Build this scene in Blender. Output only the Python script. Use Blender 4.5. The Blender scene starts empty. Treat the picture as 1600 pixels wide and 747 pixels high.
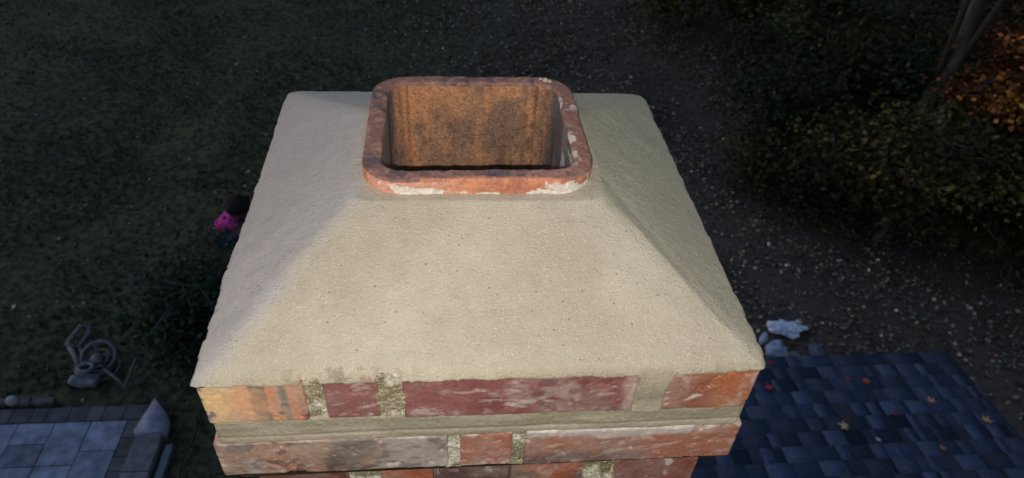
import bpy, math, random
import numpy as np
from mathutils import Vector, Matrix

random.seed(7); rng = np.random.RandomState(7)
SC = bpy.context.scene
C = SC.collection

# ------------------------------------------------------------------ camera
cam_d = bpy.data.cameras.new('camera'); cam = bpy.data.objects.new('camera', cam_d); C.objects.link(cam)
SC.camera = cam
R = Vector((0.99533392, -0.0809794, 0.05246637)); U = Vector((0.01254111, 0.64770563, 0.76178746)); F = Vector((0.09567185, 0.75757492, -0.64569895))
CAM = Vector((-0.0366302, -0.38475892, 0.48326832))
M = Matrix.Identity(4)
for i in range(3):
    M[i][0] = R[i]; M[i][1] = U[i]; M[i][2] = -F[i]; M[i][3] = CAM[i]
cam.matrix_world = M
cam_d.sensor_width = 36; cam_d.lens = 1079.745 / 1600 * 36
cam_d.clip_start = .02; cam_d.clip_end = 600
cam_d.dof.use_dof = True; cam_d.dof.focus_distance = 0.72; cam_d.dof.aperture_fstop = 10

# ------------------------------------------------------------------ sky, the one sun, the flash
w = bpy.data.worlds.new('World'); SC.world = w; w.use_nodes = True
nt = w.node_tree; bg = nt.nodes['Background']
sky = nt.nodes.new('ShaderNodeTexSky'); sky.sky_type = 'NISHITA'; sky.sun_disc = False
SUN_EL, SUN_AZ = math.radians(3.0), math.radians(-72)      # dusk, last light from the left
sky.sun_elevation = SUN_EL; sky.sun_rotation = SUN_AZ
sky.air_density = 1.0; sky.dust_density = 0.4; sky.ozone_density = 1.5
nt.links.new(sky.outputs[0], bg.inputs[0]); bg.inputs[1].default_value = 0.12
sd = bpy.data.lights.new('sun', 'SUN'); sd.energy = 0.25; sd.angle = math.radians(60); sd.color = (.52, .62, 1.0)
so = bpy.data.objects.new('sun', sd); C.objects.link(so)
sdir = Vector((-math.cos(math.radians(42)), .12, math.sin(math.radians(42)))).normalized()
so.rotation_euler = sdir.to_track_quat('Z', 'Y').to_euler()
# the photograph is taken with the flash fired: one small lamp a finger's width from the lens
fd = bpy.data.lights.new('flash', 'POINT'); fd.energy = 10.2; fd.color = (1.0, .945, .885); fd.shadow_soft_size = .004
fo = bpy.data.objects.new('flash', fd); C.objects.link(fo); fo.location = CAM + U * (-.021) + R * (-.012)
SC.view_settings.view_transform = 'Standard'; SC.view_settings.look = 'None'
SC.view_settings.exposure = 1.0; SC.view_settings.gamma = 1.0; SC.view_settings.use_curve_mapping = False

GZ = -7.0

# ------------------------------------------------------------------ helpers
def L(r, g, b, k=1.0):
    f = lambda c: (c / 12.92 if c <= .04045 else ((c + .055) / 1.055) ** 2.4)
    return np.array([f(r / 255) * k, f(g / 255) * k, f(b / 255) * k])

def _hash(ix, iy, iz, s):
    h = (ix * 374761393 + iy * 668265263 + iz * 2147483647 % 1274126177 + s * 974634777) & 0xffffffff
    h = ((h ^ (h >> 13)) * 1274126177) & 0xffffffff
    h = ((h ^ (h >> 15)) * 2246822519) & 0xffffffff
    return ((h ^ (h >> 16)) & 0xffff) / 65535.0

def vnoise(P, s=0):
    P = np.asarray(P, float); I = np.floor(P).astype(np.int64); f = P - I; f = f * f * (3 - 2 * f)
    I = I + 4096; out = 0
    for dx in (0, 1):
        wx = f[..., 0] if dx else 1 - f[..., 0]
        for dy in (0, 1):
            wy = f[..., 1] if dy else 1 - f[..., 1]
            for dz in (0, 1):
                wz = f[..., 2] if dz else 1 - f[..., 2]
                out = out + wx * wy * wz * _hash(I[..., 0] + dx, I[..., 1] + dy, (I[..., 2] + dz) * 7919, s)
    return out

def fbm(P, sc, o=4, s=0, stretch=(1, 1, 1)):
    P = np.asarray(P, float) * np.array(stretch) * sc; a = .5; t = 0; n = 0
    for k in range(o):
        t = t + a * vnoise(P + 17.3 * k, s + k); n += a; a *= .5; P = P * 2.03
    return t / n

def sst(x, a, b):
    t = np.clip((x - a) / (b - a + 1e-12), 0, 1); return t * t * (3 - 2 * t)

def mix(a, b, t):
    return a * (1 - t[:, None]) + b * t[:, None]

def np_mesh(name, V, Fc, mat, parent=None, col=None, smooth=True, mats=None, midx=None):
    """V (n,3) world coords, Fc (m,k) faces, col (n,3) base colour per point"""
    me = bpy.data.meshes.new(name)
    V = np.asarray(V, np.float32); Fc = np.asarray(Fc, np.int32)
    off = np.zeros(3, np.float32)
    if parent is not None:
        p = parent; 
        while p is not None:
            off = off + np.array(p.location, np.float32); p = p.parent
    V = V - off
    k = Fc.shape[1]
    me.vertices.add(len(V)); me.vertices.foreach_set('co', V.ravel())
    me.loops.add(Fc.size); me.loops.foreach_set('vertex_index', Fc.ravel())
    me.polygons.add(len(Fc)); me.polygons.foreach_set('loop_start', np.arange(0, Fc.size, k, dtype=np.int32))
    me.polygons.foreach_set('loop_total', np.full(len(Fc), k, np.int32))
    if smooth: me.polygons.foreach_set('use_smooth', np.ones(len(Fc), bool))
    for m in (mats or [mat]): me.materials.append(m)
    if midx is not None: me.polygons.foreach_set('material_index', np.asarray(midx, np.int32))
    if col is not None:
        at = me.color_attributes.new('Col', 'FLOAT_COLOR', 'POINT')
        c4 = np.ones((len(V), 4), np.float32); c4[:, :3] = col
        at.data.foreach_set('color', c4.ravel())
    me.update(calc_edges=True); me.validate()
    o = bpy.data.objects.new(name, me); C.objects.link(o)
    if parent is not None: o.parent = parent
    return o

def grid_faces(nu, nv, off=0, wrap_u=False, flip=False):
    a = []
    iu = np.arange(nu if wrap_u else nu - 1); iv = np.arange(nv - 1)
    A, B = np.meshgrid(iu, iv, indexing='ij'); A2 = (A + 1) % nu
    f = np.stack([A * nv + B, A2 * nv + B, A2 * nv + B + 1, A * nv + B + 1], -1).reshape(-1, 4) + off
    return f[:, ::-1] if flip else f

class Acc:
    def __init__(s): s.V = []; s.F = []; s.C = []; s.n = 0
    def add(s, V, Fc, col=None):
        V = np.asarray(V, float); s.V.append(V); s.F.append(np.asarray(Fc) + s.n); s.n += len(V)
        if col is None: col = np.ones((len(V), 3)) * .5
        col = np.asarray(col, float)
        if col.ndim == 1: col = np.tile(col, (len(V), 1))
        s.C.append(col)
    def build(s, name, mat, parent=None, smooth=True):
        return np_mesh(name, np.concatenate(s.V), np.concatenate(s.F), mat, parent, np.concatenate(s.C), smooth)

def rbox(acc, lo, hi, r=.003, fine=.0013, coarse=.005, disp=None, colf=None, front_only_fine=True):
    """box of six dense faces with rounded edges, displaced and coloured by functions of position"""
    lo = np.array(lo, float); hi = np.array(hi, float)
    for ax in range(3):
        for sd_ in (0, 1):
            u, v = [(1, 2), (2, 0), (0, 1)][ax]
            st = fine if (not front_only_fine or (ax == 1 and sd_ == 0)) else coarse
            nu = max(2, int((hi[u] - lo[u]) / st) + 1); nv = max(2, int((hi[v] - lo[v]) / st) + 1)
            A, B = np.meshgrid(np.linspace(lo[u], hi[u], nu), np.linspace(lo[v], hi[v], nv), indexing='ij')
            P = np.zeros((nu, nv, 3)); P[..., u] = A; P[..., v] = B; P[..., ax] = hi[ax] if sd_ else lo[ax]
            P = P.reshape(-1, 3)
            c = np.clip(P, lo + r, hi - r); d = P - c; n = d / (np.linalg.norm(d, axis=1, keepdims=True) + 1e-12)
            P = c + n * r
            if disp is not None: P = P + n * disp(P, n)[:, None]
            col = colf(P, n) if colf is not None else None
            acc.add(P, grid_faces(nu, nv, 0, flip=(sd_ == 0)), col)

BOXF = [(0, 3, 2, 1), (4, 5, 6, 7), (0, 1, 5, 4), (1, 2, 6, 5), (2, 3, 7, 6), (3, 0, 4, 7)]
def box(acc, lo, hi, col=(.5, .5, .5), rot=0, origin=None, jit=0):
    x0, y0, z0 = lo; x1, y1, z1 = hi
    V = np.array([(x0, y0, z0), (x1, y0, z0), (x1, y1, z0), (x0, y1, z0), (x0, y0, z1), (x1, y0, z1), (x1, y1, z1), (x0, y1, z1)], float)
    if jit: V += rng.uniform(-jit, jit, V.shape)
    if rot:
        o = np.array(origin if origin is not None else ((x0 + x1) / 2, (y0 + y1) / 2, 0)); c, s_ = math.cos(rot), math.sin(rot)
        W = V - o; V = np.stack([W[:, 0] * c - W[:, 1] * s_, W[:, 0] * s_ + W[:, 1] * c, W[:, 2]], 1) + o
    acc.add(V, BOXF, np.array(col))

def tube(acc, pts, rad, col=(.3, .3, .3), n=8, closed=False):
    pts = [np.array(p, float) for p in pts]; m = len(pts)
    if np.isscalar(rad): rad = [rad] * m
    rows = []; prev = None
    for i, p in enumerate(pts):
        if closed: t = pts[(i + 1) % m] - pts[i - 1]
        else: t = pts[min(i + 1, m - 1)] - pts[max(i - 1, 0)]
        t = t / (np.linalg.norm(t) + 1e-9)
        a = prev if prev is not None else (np.array([0, 0, 1.]) if abs(t[2]) < .9 else np.array([1., 0, 0]))
        u = a - t * (a @ t); u /= np.linalg.norm(u) + 1e-9; prev = u; v = np.cross(t, u)
        th = np.linspace(0, 2 * math.pi, n, endpoint=False)
        rows.append(p + rad[i] * (np.cos(th)[:, None] * u + np.sin(th)[:, None] * v))
    V = np.concatenate(rows)
    f = []
    for i in range(m if closed else m - 1):
        for k in range(n):
            j = (i + 1) % m; f.append((i * n + k, i * n + (k + 1) % n, j * n + (k + 1) % n, j * n + k))
    if not closed:
        V = np.concatenate([V, [pts[0], pts[-1]]]); a, b = len(V) - 2, len(V) - 1
        for k in range(n):
            f.append((a, (k + 1) % n, k, k)); f.append((b, (m - 1) * n + k, (m - 1) * n + (k + 1) % n, (m - 1) * n + (k + 1) % n))
        f = [x for x in f if len(set(x)) == 4] + [(x[0], x[1], x[2], x[2]) for x in f if len(set(x)) < 4]
        # caps as quads with a split edge point avoided: keep only side quads plus tiny caps
        f = [x for x in f if len(set(x)) == 4]
        for e, base in ((0, 0), (1, (m - 1) * n)):
            for k in range(0, n - 2, 2):
                q = (base, base + k + 1, base + k + 2, base + min(k + 3, n - 1))
                if len(set(q)) == 4: f.append(q if e else q[::-1])
    acc.add(V, f, np.array(col))

def empty(name, loc, label, cat, group=None):
    o = bpy.data.objects.new(name, None); C.objects.link(o); o.location = loc; o.empty_display_size = .1
    o['label'] = label; o['category'] = cat
    if group: o['group'] = group
    return o
def tag(o, label, cat, group=None):
    o['label'] = label; o['category'] = cat
    if group: o['group'] = group
    return o

def material(name, rough=.8, bump=(200, .3, .001), attr=True, col=(.5, .5, .5), vary=(30, .15), spec=.4, rough_noise=None, extra=None, bump2=None, transl=0):
    m = bpy.data.materials.new(name); m.use_nodes = True; t = m.node_tree; N = t.nodes; K = t.links
    b = N['Principled BSDF']; b.inputs['Roughness'].default_value = rough; b.inputs['Specular IOR Level'].default_value = spec
    tc = N.new('ShaderNodeTexCoord')
    if attr:
        a = N.new('ShaderNodeAttribute'); a.attribute_name = 'Col'; src = a.outputs['Color']
    else:
        a = N.new('ShaderNodeRGB'); a.outputs[0].default_value = (*col, 1); src = a.outputs[0]
    if vary:
        nz = N.new('ShaderNodeTexNoise'); nz.inputs['Scale'].default_value = vary[0]; nz.inputs['Detail'].default_value = 5
        K.new(tc.outputs['Object'], nz.inputs['Vector'])
        mr = N.new('ShaderNodeMapRange'); mr.inputs[1].default_value = .3; mr.inputs[2].default_value = .7
        mr.inputs[3].default_value = 1 - vary[1]; mr.inputs[4].default_value = 1 + vary[1]; K.new(nz.outputs[0], mr.inputs[0])
        mu = N.new('ShaderNodeVectorMath'); mu.operation = 'SCALE'; K.new(src, mu.inputs[0]); K.new(mr.outputs[0], mu.inputs['Scale'])
        src = mu.outputs[0]
    if extra: src = extra(N, K, tc, src)
    K.new(src, b.inputs['Base Color'])
    if bump:
        nb = N.new('ShaderNodeTexNoise'); nb.inputs['Scale'].default_value = bump[0]; nb.inputs['Detail'].default_value = 6; nb.inputs['Roughness'].default_value = .7
        K.new(tc.outputs['Object'], nb.inputs['Vector'])
        bp = N.new('ShaderNodeBump'); bp.inputs['Strength'].default_value = bump[1]; bp.inputs['Distance'].default_value = bump[2]
        K.new(nb.outputs[0], bp.inputs['Height']); last = bp
        if bump2:
            n2 = N.new('ShaderNodeTexNoise'); n2.inputs['Scale'].default_value = bump2[0]; n2.inputs['Detail'].default_value = 3
            mp = N.new('ShaderNodeMapping'); mp.inputs['Scale'].default_value = bump2[3] if len(bump2) > 3 else (1, 1, 1)
            K.new(tc.outputs['Object'], mp.inputs[0]); K.new(mp.outputs[0], n2.inputs['Vector'])
            b2 = N.new('ShaderNodeBump'); b2.inputs['Strength'].default_value = bump2[1]; b2.inputs['Distance'].default_value = bump2[2]
            K.new(n2.outputs[0], b2.inputs['Height']); K.new(bp.outputs[0], b2.inputs['Normal']); last = b2
        K.new(last.outputs[0], b.inputs['Normal'])
    if rough_noise:
        nr = N.new('ShaderNodeTexNoise'); nr.inputs['Scale'].default_value = rough_noise[0]; nr.inputs['Detail'].default_value = 4
        K.new(tc.outputs['Object'], nr.inputs['Vector'])
        m2 = N.new('ShaderNodeMapRange'); m2.inputs[1].default_value = .35; m2.inputs[2].default_value = .65
        m2.inputs[3].default_value = rough_noise[1]; m2.inputs[4].default_value = rough_noise[2]; K.new(nr.outputs[0], m2.inputs[0])
        K.new(m2.outputs[0], b.inputs['Roughness'])
    return m

def grains(scale, thr, colr, amt=.8):
    """small light or dark sand grains set in the surface"""
    def f(N, K, tc, src):
        v = N.new('ShaderNodeTexVoronoi'); v.inputs['Scale'].default_value = scale; K.new(tc.outputs['Object'], v.inputs['Vector'])
        se = N.new('ShaderNodeSeparateColor'); K.new(v.outputs['Color'], se.inputs[0])
        g = N.new('ShaderNodeMath'); g.operation = 'GREATER_THAN'; g.inputs[1].default_value = thr; K.new(se.outputs[0], g.inputs[0])
        d = N.new('ShaderNodeMath'); d.operation = 'LESS_THAN'; d.inputs[1].default_value = .42; K.new(v.outputs['Distance'], d.inputs[0])
        mm = N.new('ShaderNodeMath'); mm.operation = 'MULTIPLY'; K.new(g.outputs[0], mm.inputs[0]); K.new(d.outputs[0], mm.inputs[1])
        m3 = N.new('ShaderNodeMath'); m3.operation = 'MULTIPLY'; m3.inputs[1].default_value = amt; K.new(mm.outputs[0], m3.inputs[0])
        mx = N.new('ShaderNodeMix'); mx.data_type = 'RGBA'; K.new(m3.outputs[0], mx.inputs['Factor']); K.new(src, mx.inputs['A']); mx.inputs['B'].default_value = (*colr, 1)
        return mx.outputs['Result']
    return f
def two(f1, f2): return lambda N, K, tc, s_: f2(N, K, tc, f1(N, K, tc, s_))

MORTAR = material('fresh_mortar', .5, (650, .9, .0024), vary=(60, .05), spec=.5, rough_noise=(500, .26, .7),
                  extra=two(two(two(grains(620, .80, (.62, .57, .44), .45), grains(900, .95, (.85, .80, .68), .55)), grains(560, .85, (.30, .26, .18), .35)), grains(420, .993, (.10, .08, .06), .6)), bump2=(330, .5, .0018, (.85, 1.2, 1)))  # sand grains; the palest ones also paint in specular glints
BEDM = material('bed_mortar', .75, (600, .8, .0018), vary=(300, .10), spec=.35, extra=grains(800, .96, (.7, .66, .52), .4))
OLDM = material('old_sandy_mortar', .85, (700, .8, .002), vary=(500, .25), spec=.4, extra=two(grains(520, .55, (.62, .58, .44), .8), grains(610, .8, (.07, .06, .035), .8)))
BRICKM = material('brick_face', .7, (600, .5, .0012), vary=(220, .14), spec=.4, rough_noise=(120, .45, .85), extra=grains(520, .985, (.62, .56, .48), .5), bump2=(90, .35, .002))
TERRA = material('terracotta', .72, (500, .8, .0022), vary=(260, .24), spec=.35, extra=two(grains(640, .86, (.36, .20, .15), .4), grains(520, .985, (.60, .52, .45), .4)))
FLUEIN = material('sooty_clay', .8, (350, .9, .0028), vary=(300, .34), spec=.3, extra=two(grains(480, .95, (.50, .36, .24), .6), grains(340, .965, (.06, .04, .03), .5)))

# ------------------------------------------------------------------ the ground
def ground_mat():
    m = bpy.data.materials.new('lawn'); m.use_nodes = True; t = m.node_tree; N = t.nodes; K = t.links; b = N['Principled BSDF']
    b.inputs['Roughness'].default_value = .95; b.inputs['Specular IOR Level'].default_value = .15
    tc = N.new('ShaderNodeTexCoord')
    def noise(s, d=4):
        n = N.new('ShaderNodeTexNoise'); n.inputs['Scale'].default_value = s; n.inputs['Detail'].default_value = d; K.new(tc.outputs['Object'], n.inputs[0]); return n
    r1 = N.new('ShaderNodeValToRGB'); n1 = noise(.55, 6); K.new(n1.outputs[0], r1.inputs[0])
    e = r1.color_ramp.elements; e[0].position = .38; e[0].color = (.052, .050, .038, 1); e[1].position = .62; e[1].color = (.056, .062, .036, 1)
    r2 = N.new('ShaderNodeValToRGB'); n2 = noise(9, 8); K.new(n2.outputs[0], r2.inputs[0])
    e = r2.color_ramp.elements; e[0].position = .4; e[0].color = (.55, .55, .55, 1); e[1].position = .62; e[1].color = (1.6, 1.5, 1.3, 1)
    mx = N.new('ShaderNodeMix'); mx.data_type = 'RGBA'; mx.blend_type = 'MULTIPLY'; mx.inputs['Factor'].default_value = 1
    K.new(r1.outputs[0], mx.inputs['A']); K.new(r2.outputs[0], mx.inputs['B'])
    # bare soil under the leaf litter towards the trees
    sx = N.new('ShaderNodeSeparateXYZ'); K.new(tc.outputs['Object'], sx.inputs[0])
    mr = N.new('ShaderNodeMapRange'); mr.inputs[1].default_value = -2; mr.inputs[2].default_value = 4; K.new(sx.outputs[0], mr.inputs[0])
    ad = N.new('ShaderNodeMath'); ad.operation = 'MULTIPLY_ADD'; n3 = noise(1.1, 5); K.new(n3.outputs[0], ad.inputs[0]); ad.inputs[1].default_value = 1.2
    sb = N.new('ShaderNodeMath'); sb.operation = 'SUBTRACT'; K.new(mr.outputs[0], sb.inputs[0]); sb.inputs[1].default_value = .6; K.new(sb.outputs[0], ad.inputs[2]); ad.use_clamp = True
    m2 = N.new('ShaderNodeMix'); m2.data_type = 'RGBA'; K.new(ad.outputs[0], m2.inputs['Factor']); K.new(mx.outputs['Result'], m2.inputs['A']); m2.inputs['B'].default_value = (.092, .070, .064, 1)
    K.new(m2.outputs['Result'], b.inputs['Base Color'])
    bp = N.new('ShaderNodeBump'); bp.inputs['Strength'].default_value = .8; bp.inputs['Distance'].default_value = .05; K.new(n2.outputs[0], bp.inputs['Height']); K.new(bp.outputs[0], b.inputs['Normal'])
    return m
xs = np.concatenate([np.linspace(-200, -20, 12)[:-1], np.linspace(-20, 26, 185), np.linspace(26, 200, 12)[1:]])
ys = np.concatenate([np.linspace(-120, -2, 8)[:-1], np.linspace(-2, 32, 137), np.linspace(32, 260, 14)[1:]])
def gheight(x, y):
    P = np.stack([np.asarray(x, float), np.asarray(y, float), np.zeros_like(np.asarray(x, float))], -1)
    h = (fbm(P, .35, 4, 3) - .5) * .35 + (fbm(P, 2.2, 3, 8) - .5) * .09
    # flat beside the paving and the walls
    k = sst(np.maximum(np.maximum(-3.1 - P[..., 0], 0) * 0 + np.abs(P[..., 0] + 8.5) - 5.2, P[..., 1] - 5.35), 0, 1.2)
    return GZ + h * k - .03 * (1 - k)
X, Y = np.meshgrid(xs, ys, indexing='ij')
V = np.stack([X, Y, gheight(X, Y)], -1).reshape(-1, 3)
g = np_mesh('ground', V, grid_faces(len(xs), len(ys)), ground_mat()); g['kind'] = 'structure'

LEAFM = material('dry_leaf', .8, None, vary=None, spec=.3)
GRASSM = material('grass_blade', .8, None, vary=None, spec=.2)
def quads_scatter(n, pts, size, cols, tilt=.35, zoff=.02, aspect=1.5, up=False):
    """n little folded leaves (two quads sharing a midrib each)"""
    a = rng.uniform(0, 2 * math.pi, n); s = size * rng.uniform(.45, 1.4, n)
    ax = np.stack([np.cos(a), np.sin(a), rng.normal(0, tilt, n)], 1); ax /= np.linalg.norm(ax, axis=1, keepdims=True)
    nz = np.stack([rng.normal(0, tilt, n), rng.normal(0, tilt, n), np.ones(n)], 1)
    bx = np.cross(nz, ax); bx /= np.linalg.norm(bx, axis=1, keepdims=True); nn = np.cross(ax, bx)
    s = s[:, None]; p = pts
    v = np.stack([p - ax * s * .5 * aspect, p + bx * s * .5 + nn * s * .15, p + ax * s * .5 * aspect, p - bx * s * .5 + nn * s * .15], 1).reshape(-1, 3)
    f = np.arange(n * 4).reshape(-1, 4)
    return v, f, np.repeat(cols, 4, 0)

# grass tufts over the lawn
n = 90000
gx = rng.uniform(-17, 10, n); gy = rng.uniform(3.6, 25, n)
P = np.stack([gx, gy, np.zeros(n)], 1)
dens = .25 + 1.0 * sst(fbm(P, .8, 4, 21), .42, .6); dens *= 1 - .75 * sst(gx + (fbm(P, .9, 3, 5) - .5) * 5, -.5, 4)
in_pat = (gx < -3.1) & (gy < 5.5)
keep = (rng.rand(n) < dens) & ~in_pat & ~((gx > .2) & (gx < 4.7) & (gy < 3.5))
gx, gy = gx[keep], gy[keep]; n = len(gx); gz = gheight(gx, gy)
h = rng.uniform(.03, .09, n); a = rng.uniform(0, 2 * math.pi, n); wd = rng.uniform(.010, .028, n)
base = np.stack([gx, gy, gz], 1); sx_ = np.stack([np.cos(a), np.sin(a), np.zeros(n)], 1) * wd[:, None]
lean = np.stack([rng.normal(0, .5, n), rng.normal(0, .5, n), np.ones(n)], 1) * h[:, None]
v = np.stack([base - sx_, base + sx_, base + sx_ * .3 + lean, base - sx_ * .3 + lean], 1).reshape(-1, 3)
Pn = np.stack([gx, gy, np.zeros(n)], 1)
gc = mix(np.tile([.062, .064, .036], (n, 1)), np.tile([.066, .062, .044], (n, 1)), sst(fbm(Pn, .5, 4, 44), .45, .6)) * rng.uniform(.5, 1.5, (n, 1))
o = np_mesh('grass', v, np.arange(n * 4).reshape(-1, 4), GRASSM, None, np.repeat(gc, 4, 0), False); o['kind'] = 'stuff'
o['label'] = 'short dark green grass covering the lawn below the chimney'; o['category'] = 'grass'

# fallen leaves, thick at the foot of the trees and thin over the lawn
n = 260000
gx = rng.uniform(-17, 16, n); gy = rng.uniform(3.3, 27, n); P = np.stack([gx, gy, np.zeros(n)], 1)
band = sst(gx + (fbm(P, .5, 3, 9) - .5) * 4 + (gy - 8) * .22, -.5, 5)
dens = .024 + .8 * band * (.30 + 1.0 * sst(fbm(P, 1.3, 5, 31), .40, .62))
keep = (rng.rand(n) < dens) & ~((gx > .2) & (gx < 4.7) & (gy < 3.5)) & ~((gx < -3.5) & (gy < 5.3))
gx, gy = gx[keep], gy[keep]; n = len(gx)
pal = np.array([L(136, 122, 114), L(112, 98, 92), L(150, 136, 124), L(104, 84, 70), L(118, 80, 60), L(84, 70, 64), L(172, 160, 152)])
pi = rng.choice(len(pal), n, p=[.2, .22, .08, .18, .08, .2, .04]); cols = pal[pi] * rng.choice([.35, .5, .7, 1.0, 1.6], (n, 1))
v, f, c_ = quads_scatter(n, np.stack([gx, gy, gheight(gx, gy) + .03], 1), .050, cols, .4, aspect=1.3)
o = np_mesh('fallen_leaves', v, f, LEAFM, None, c_, False); o['kind'] = 'stuff'
o['label'] = 'pale dry fallen leaves scattered over the lawn and thick beside the trees'; o['category'] = 'leaves'

# ------------------------------------------------------------------ patio, lower left
STONE = material('paving_stone', .9, (40, .5, .005), vary=(7, .38), spec=.3, bump2=(8, .3, .004))
pa = Acc()
box(pa, (-13, -3, GZ - .1), (-3.78, 5.22, GZ + .030), (.05, .05, .055))
px = -3.96
while px > -12.5:                                # light slabs in courses
    wx = .42 if px > -12 else .42; py = 5.0
    while py > -2:
        hy = random.choice([.30, .42, .60]); cc = L(134, 138, 164) * random.uniform(.78, 1.0)
        if random.random() < .14: cc = cc * .62
        rbox(pa, (px - wx + .004, py - hy + .004, GZ + .01), (px - .004, py - .004, GZ + .046 + random.uniform(0, .003)), r=.006, fine=.2, coarse=.2, colf=lambda P, n, c=cc: np.tile(c, (len(P), 1)), front_only_fine=False)
        py -= hy
    px -= wx
px = -3.785
while px > -12.9:                                # dark border course
    wx = random.uniform(.18, .26); rbox(pa, (px - wx + .003, 5.01, GZ), (px - .003, 5.22, GZ + .048), r=.006, fine=.3, coarse=.3, colf=lambda P, n, k=random.uniform(.7, 1.25): np.tile(L(84, 84, 92) * k, (len(P), 1)), front_only_fine=False); px -= wx
py = 5.0
while py > -2:
    hy = random.uniform(.18, .26); rbox(pa, (-3.955, py - hy + .003, GZ), (-3.785, py - .003, GZ + .048), r=.006, fine=.3, coarse=.3, colf=lambda P, n, k=random.uniform(.7, 1.25): np.tile(L(80, 80, 86) * k, (len(P), 1)), front_only_fine=False); py -= hy
o = pa.build('patio', STONE, None, False); o['kind'] = 'structure'
kb = Acc(); py = 4.74                            # raised kerb at the patio's right side
while py > -2:
    rbox(kb, (-3.765, py - .5, GZ - .1), (-3.46, py - .004, GZ + .12), r=.012, fine=.1, coarse=.1, colf=lambda P, n, k=random.uniform(.85, 1.1): np.tile(L(112, 112, 122) * k, (len(P), 1)), front_only_fine=False); py -= .504
o = kb.build('kerb', STONE, None, False); o['kind'] = 'structure'
sb = Acc()                                       # pale wedge-shaped stone at the corner
zt = GZ + .125
sb.add([(-3.80, 4.78, GZ - .1), (-3.44, 4.76, GZ - .1), (-3.47, 5.0, GZ - .1), (-3.70, 5.26, GZ - .1), (-3.80, 4.78, zt), (-3.44, 4.76, zt), (-3.47, 5.0, zt), (-3.70, 5.26, zt)], BOXF, L(140, 144, 170))
o = sb.build('corner_stone', STONE, None, False); tag(o, 'pale wedge-shaped corner stone at the end of the patio kerb', 'stone block')
ed = Acc()
for k in range(3): rbox(ed, (-5.75 + k * .28, 5.27, GZ - .05), (-5.49 + k * .28, 5.36, GZ + .09), r=.012, fine=.05, coarse=.05, colf=lambda P, n: np.tile(L(84, 82, 84), (len(P), 1)), front_only_fine=False, disp=lambda P, n: (fbm(P, 20, 3, 4) - .5) * .02)
o = ed.build('stone_edging', STONE); tag(o, 'low grey stone edging along the far side of the patio', 'edging')
st = Acc(); rbox(st, (-5.48, 5.24, GZ + .05), (-5.36, 5.36, GZ + .15), r=.045, fine=.015, coarse=.015, disp=lambda P, n: (fbm(P, 18, 3, 2) - .5) * .04, colf=lambda P, n: np.tile(L(140, 142, 152), (len(P), 1)), front_only_fine=False)
o = st.build('stone', STONE); tag(o, 'small pale stone lying on the low grey patio edging', 'stone')
RUB = material('rubber_hose', .5, None, vary=(30, .1), spec=.4)
hs = Acc(); tube(hs, [(-3.18 + .05 * math.sin(t * 1.4) + .02 * t, 5.05 - t * .22, GZ + .03 - 0.0 * t) for t in np.linspace(0, 12, 50)], .016, (.012, .013, .016), 8)
o = hs.build('garden_hose', RUB); tag(o, 'black garden hose running along the bed beside the pale patio kerb', 'hose')
hs = Acc(); tube(hs, [(-4.62 + .9 * t, 7.48 + .06 * math.sin(t * 9) - .04 * t, gheight(-4.62 + .9 * t, 7.48) + .04) for t in np.linspace(0, 1, 30)], .02, (.02, .03, .075), 8)
o = hs.build('garden_hose', RUB); tag(o, 'short length of dark blue hose lying on the lawn between hose cart and person', 'hose')
dp = Acc(); rbox(dp, (-3.40, 3.2, GZ - .02), (-3.31, 4.62, GZ + .07), r=.012, fine=.05, coarse=.05, colf=lambda P, n: np.tile(L(84, 94, 108), (len(P), 1)), front_only_fine=False)
o = dp.build('downspout_pipe', material('painted_metal', .5, None, vary=(12, .2))); tag(o, 'dull grey downspout pipe lying along the outer side of the patio kerb', 'pipe')

# ------------------------------------------------------------------ overturned hose cart
PLAST = material('weathered_plastic', .55, (60, .2, .003), vary=(14, .25), spec=.4)
cx, cy = -4.55, 6.0; zc = GZ + .05
hc = empty('hose_cart', (cx, cy, GZ), 'old grey hose reel cart lying tipped over on the lawn above the patio', 'hose cart')
pc = L(96, 98, 112)
a = Acc(); tube(a, [(-5.02, 6.50, GZ + .16), (-5.08, 6.18, GZ + .16), (-5.04, 6.12, GZ + .17), (-4.95, 6.16, GZ + .10), (-4.91, 6.42, GZ + .09), (-4.94, 6.50, GZ + .12)], .027, pc, 8, True)
tube(a, [(-5.07, 6.17, GZ + .16), (-4.92, 5.98, GZ + .14), (-4.78, 5.78, GZ + .14)], .03, pc, 8)
tube(a, [(-4.94, 6.16, GZ + .10), (-4.84, 6.0, GZ + .12), (-4.7, 5.84, GZ + .12)], .02, pc, 8)
a.build('handle', PLAST, hc)
a = Acc(); ring = []
for t in np.linspace(0, 2 * math.pi, 28, endpoint=False):
    ring.append((-4.58 + .21 * math.cos(t), 5.92 + .17 * math.sin(t), GZ + .18 + .10 * math.sin(t)))
tube(a, ring, .024, pc * .8, 8, True)
for q in range(4):
    t = q * math.pi / 2 + .4; tube(a, [(-4.58, 5.91, GZ + .18), (-4.58 + .20 * math.cos(t), 5.92 + .16 * math.sin(t), GZ + .18 + .095 * math.sin(t))], .013, pc * .6, 6)
a.build('reel_rim', PLAST, hc)
a = Acc(); tube(a, [(-4.59, 5.90, GZ + .04), (-4.59, 5.88, GZ + .20), (-4.58, 5.87, GZ + .26)], [.085, .07, .03], pc * 1.2, 14)
a.build('hub', PLAST, hc)
a = Acc(); rbox(a, (-4.86, 5.52, GZ + .02), (-4.50, 5.68, GZ + .13), r=.04, fine=.03, coarse=.03, front_only_fine=False, disp=lambda P, n: (fbm(P, 6, 3, 5) - .5) * .1, colf=lambda P, n: np.tile(pc * 1.0, (len(P), 1)))
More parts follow.
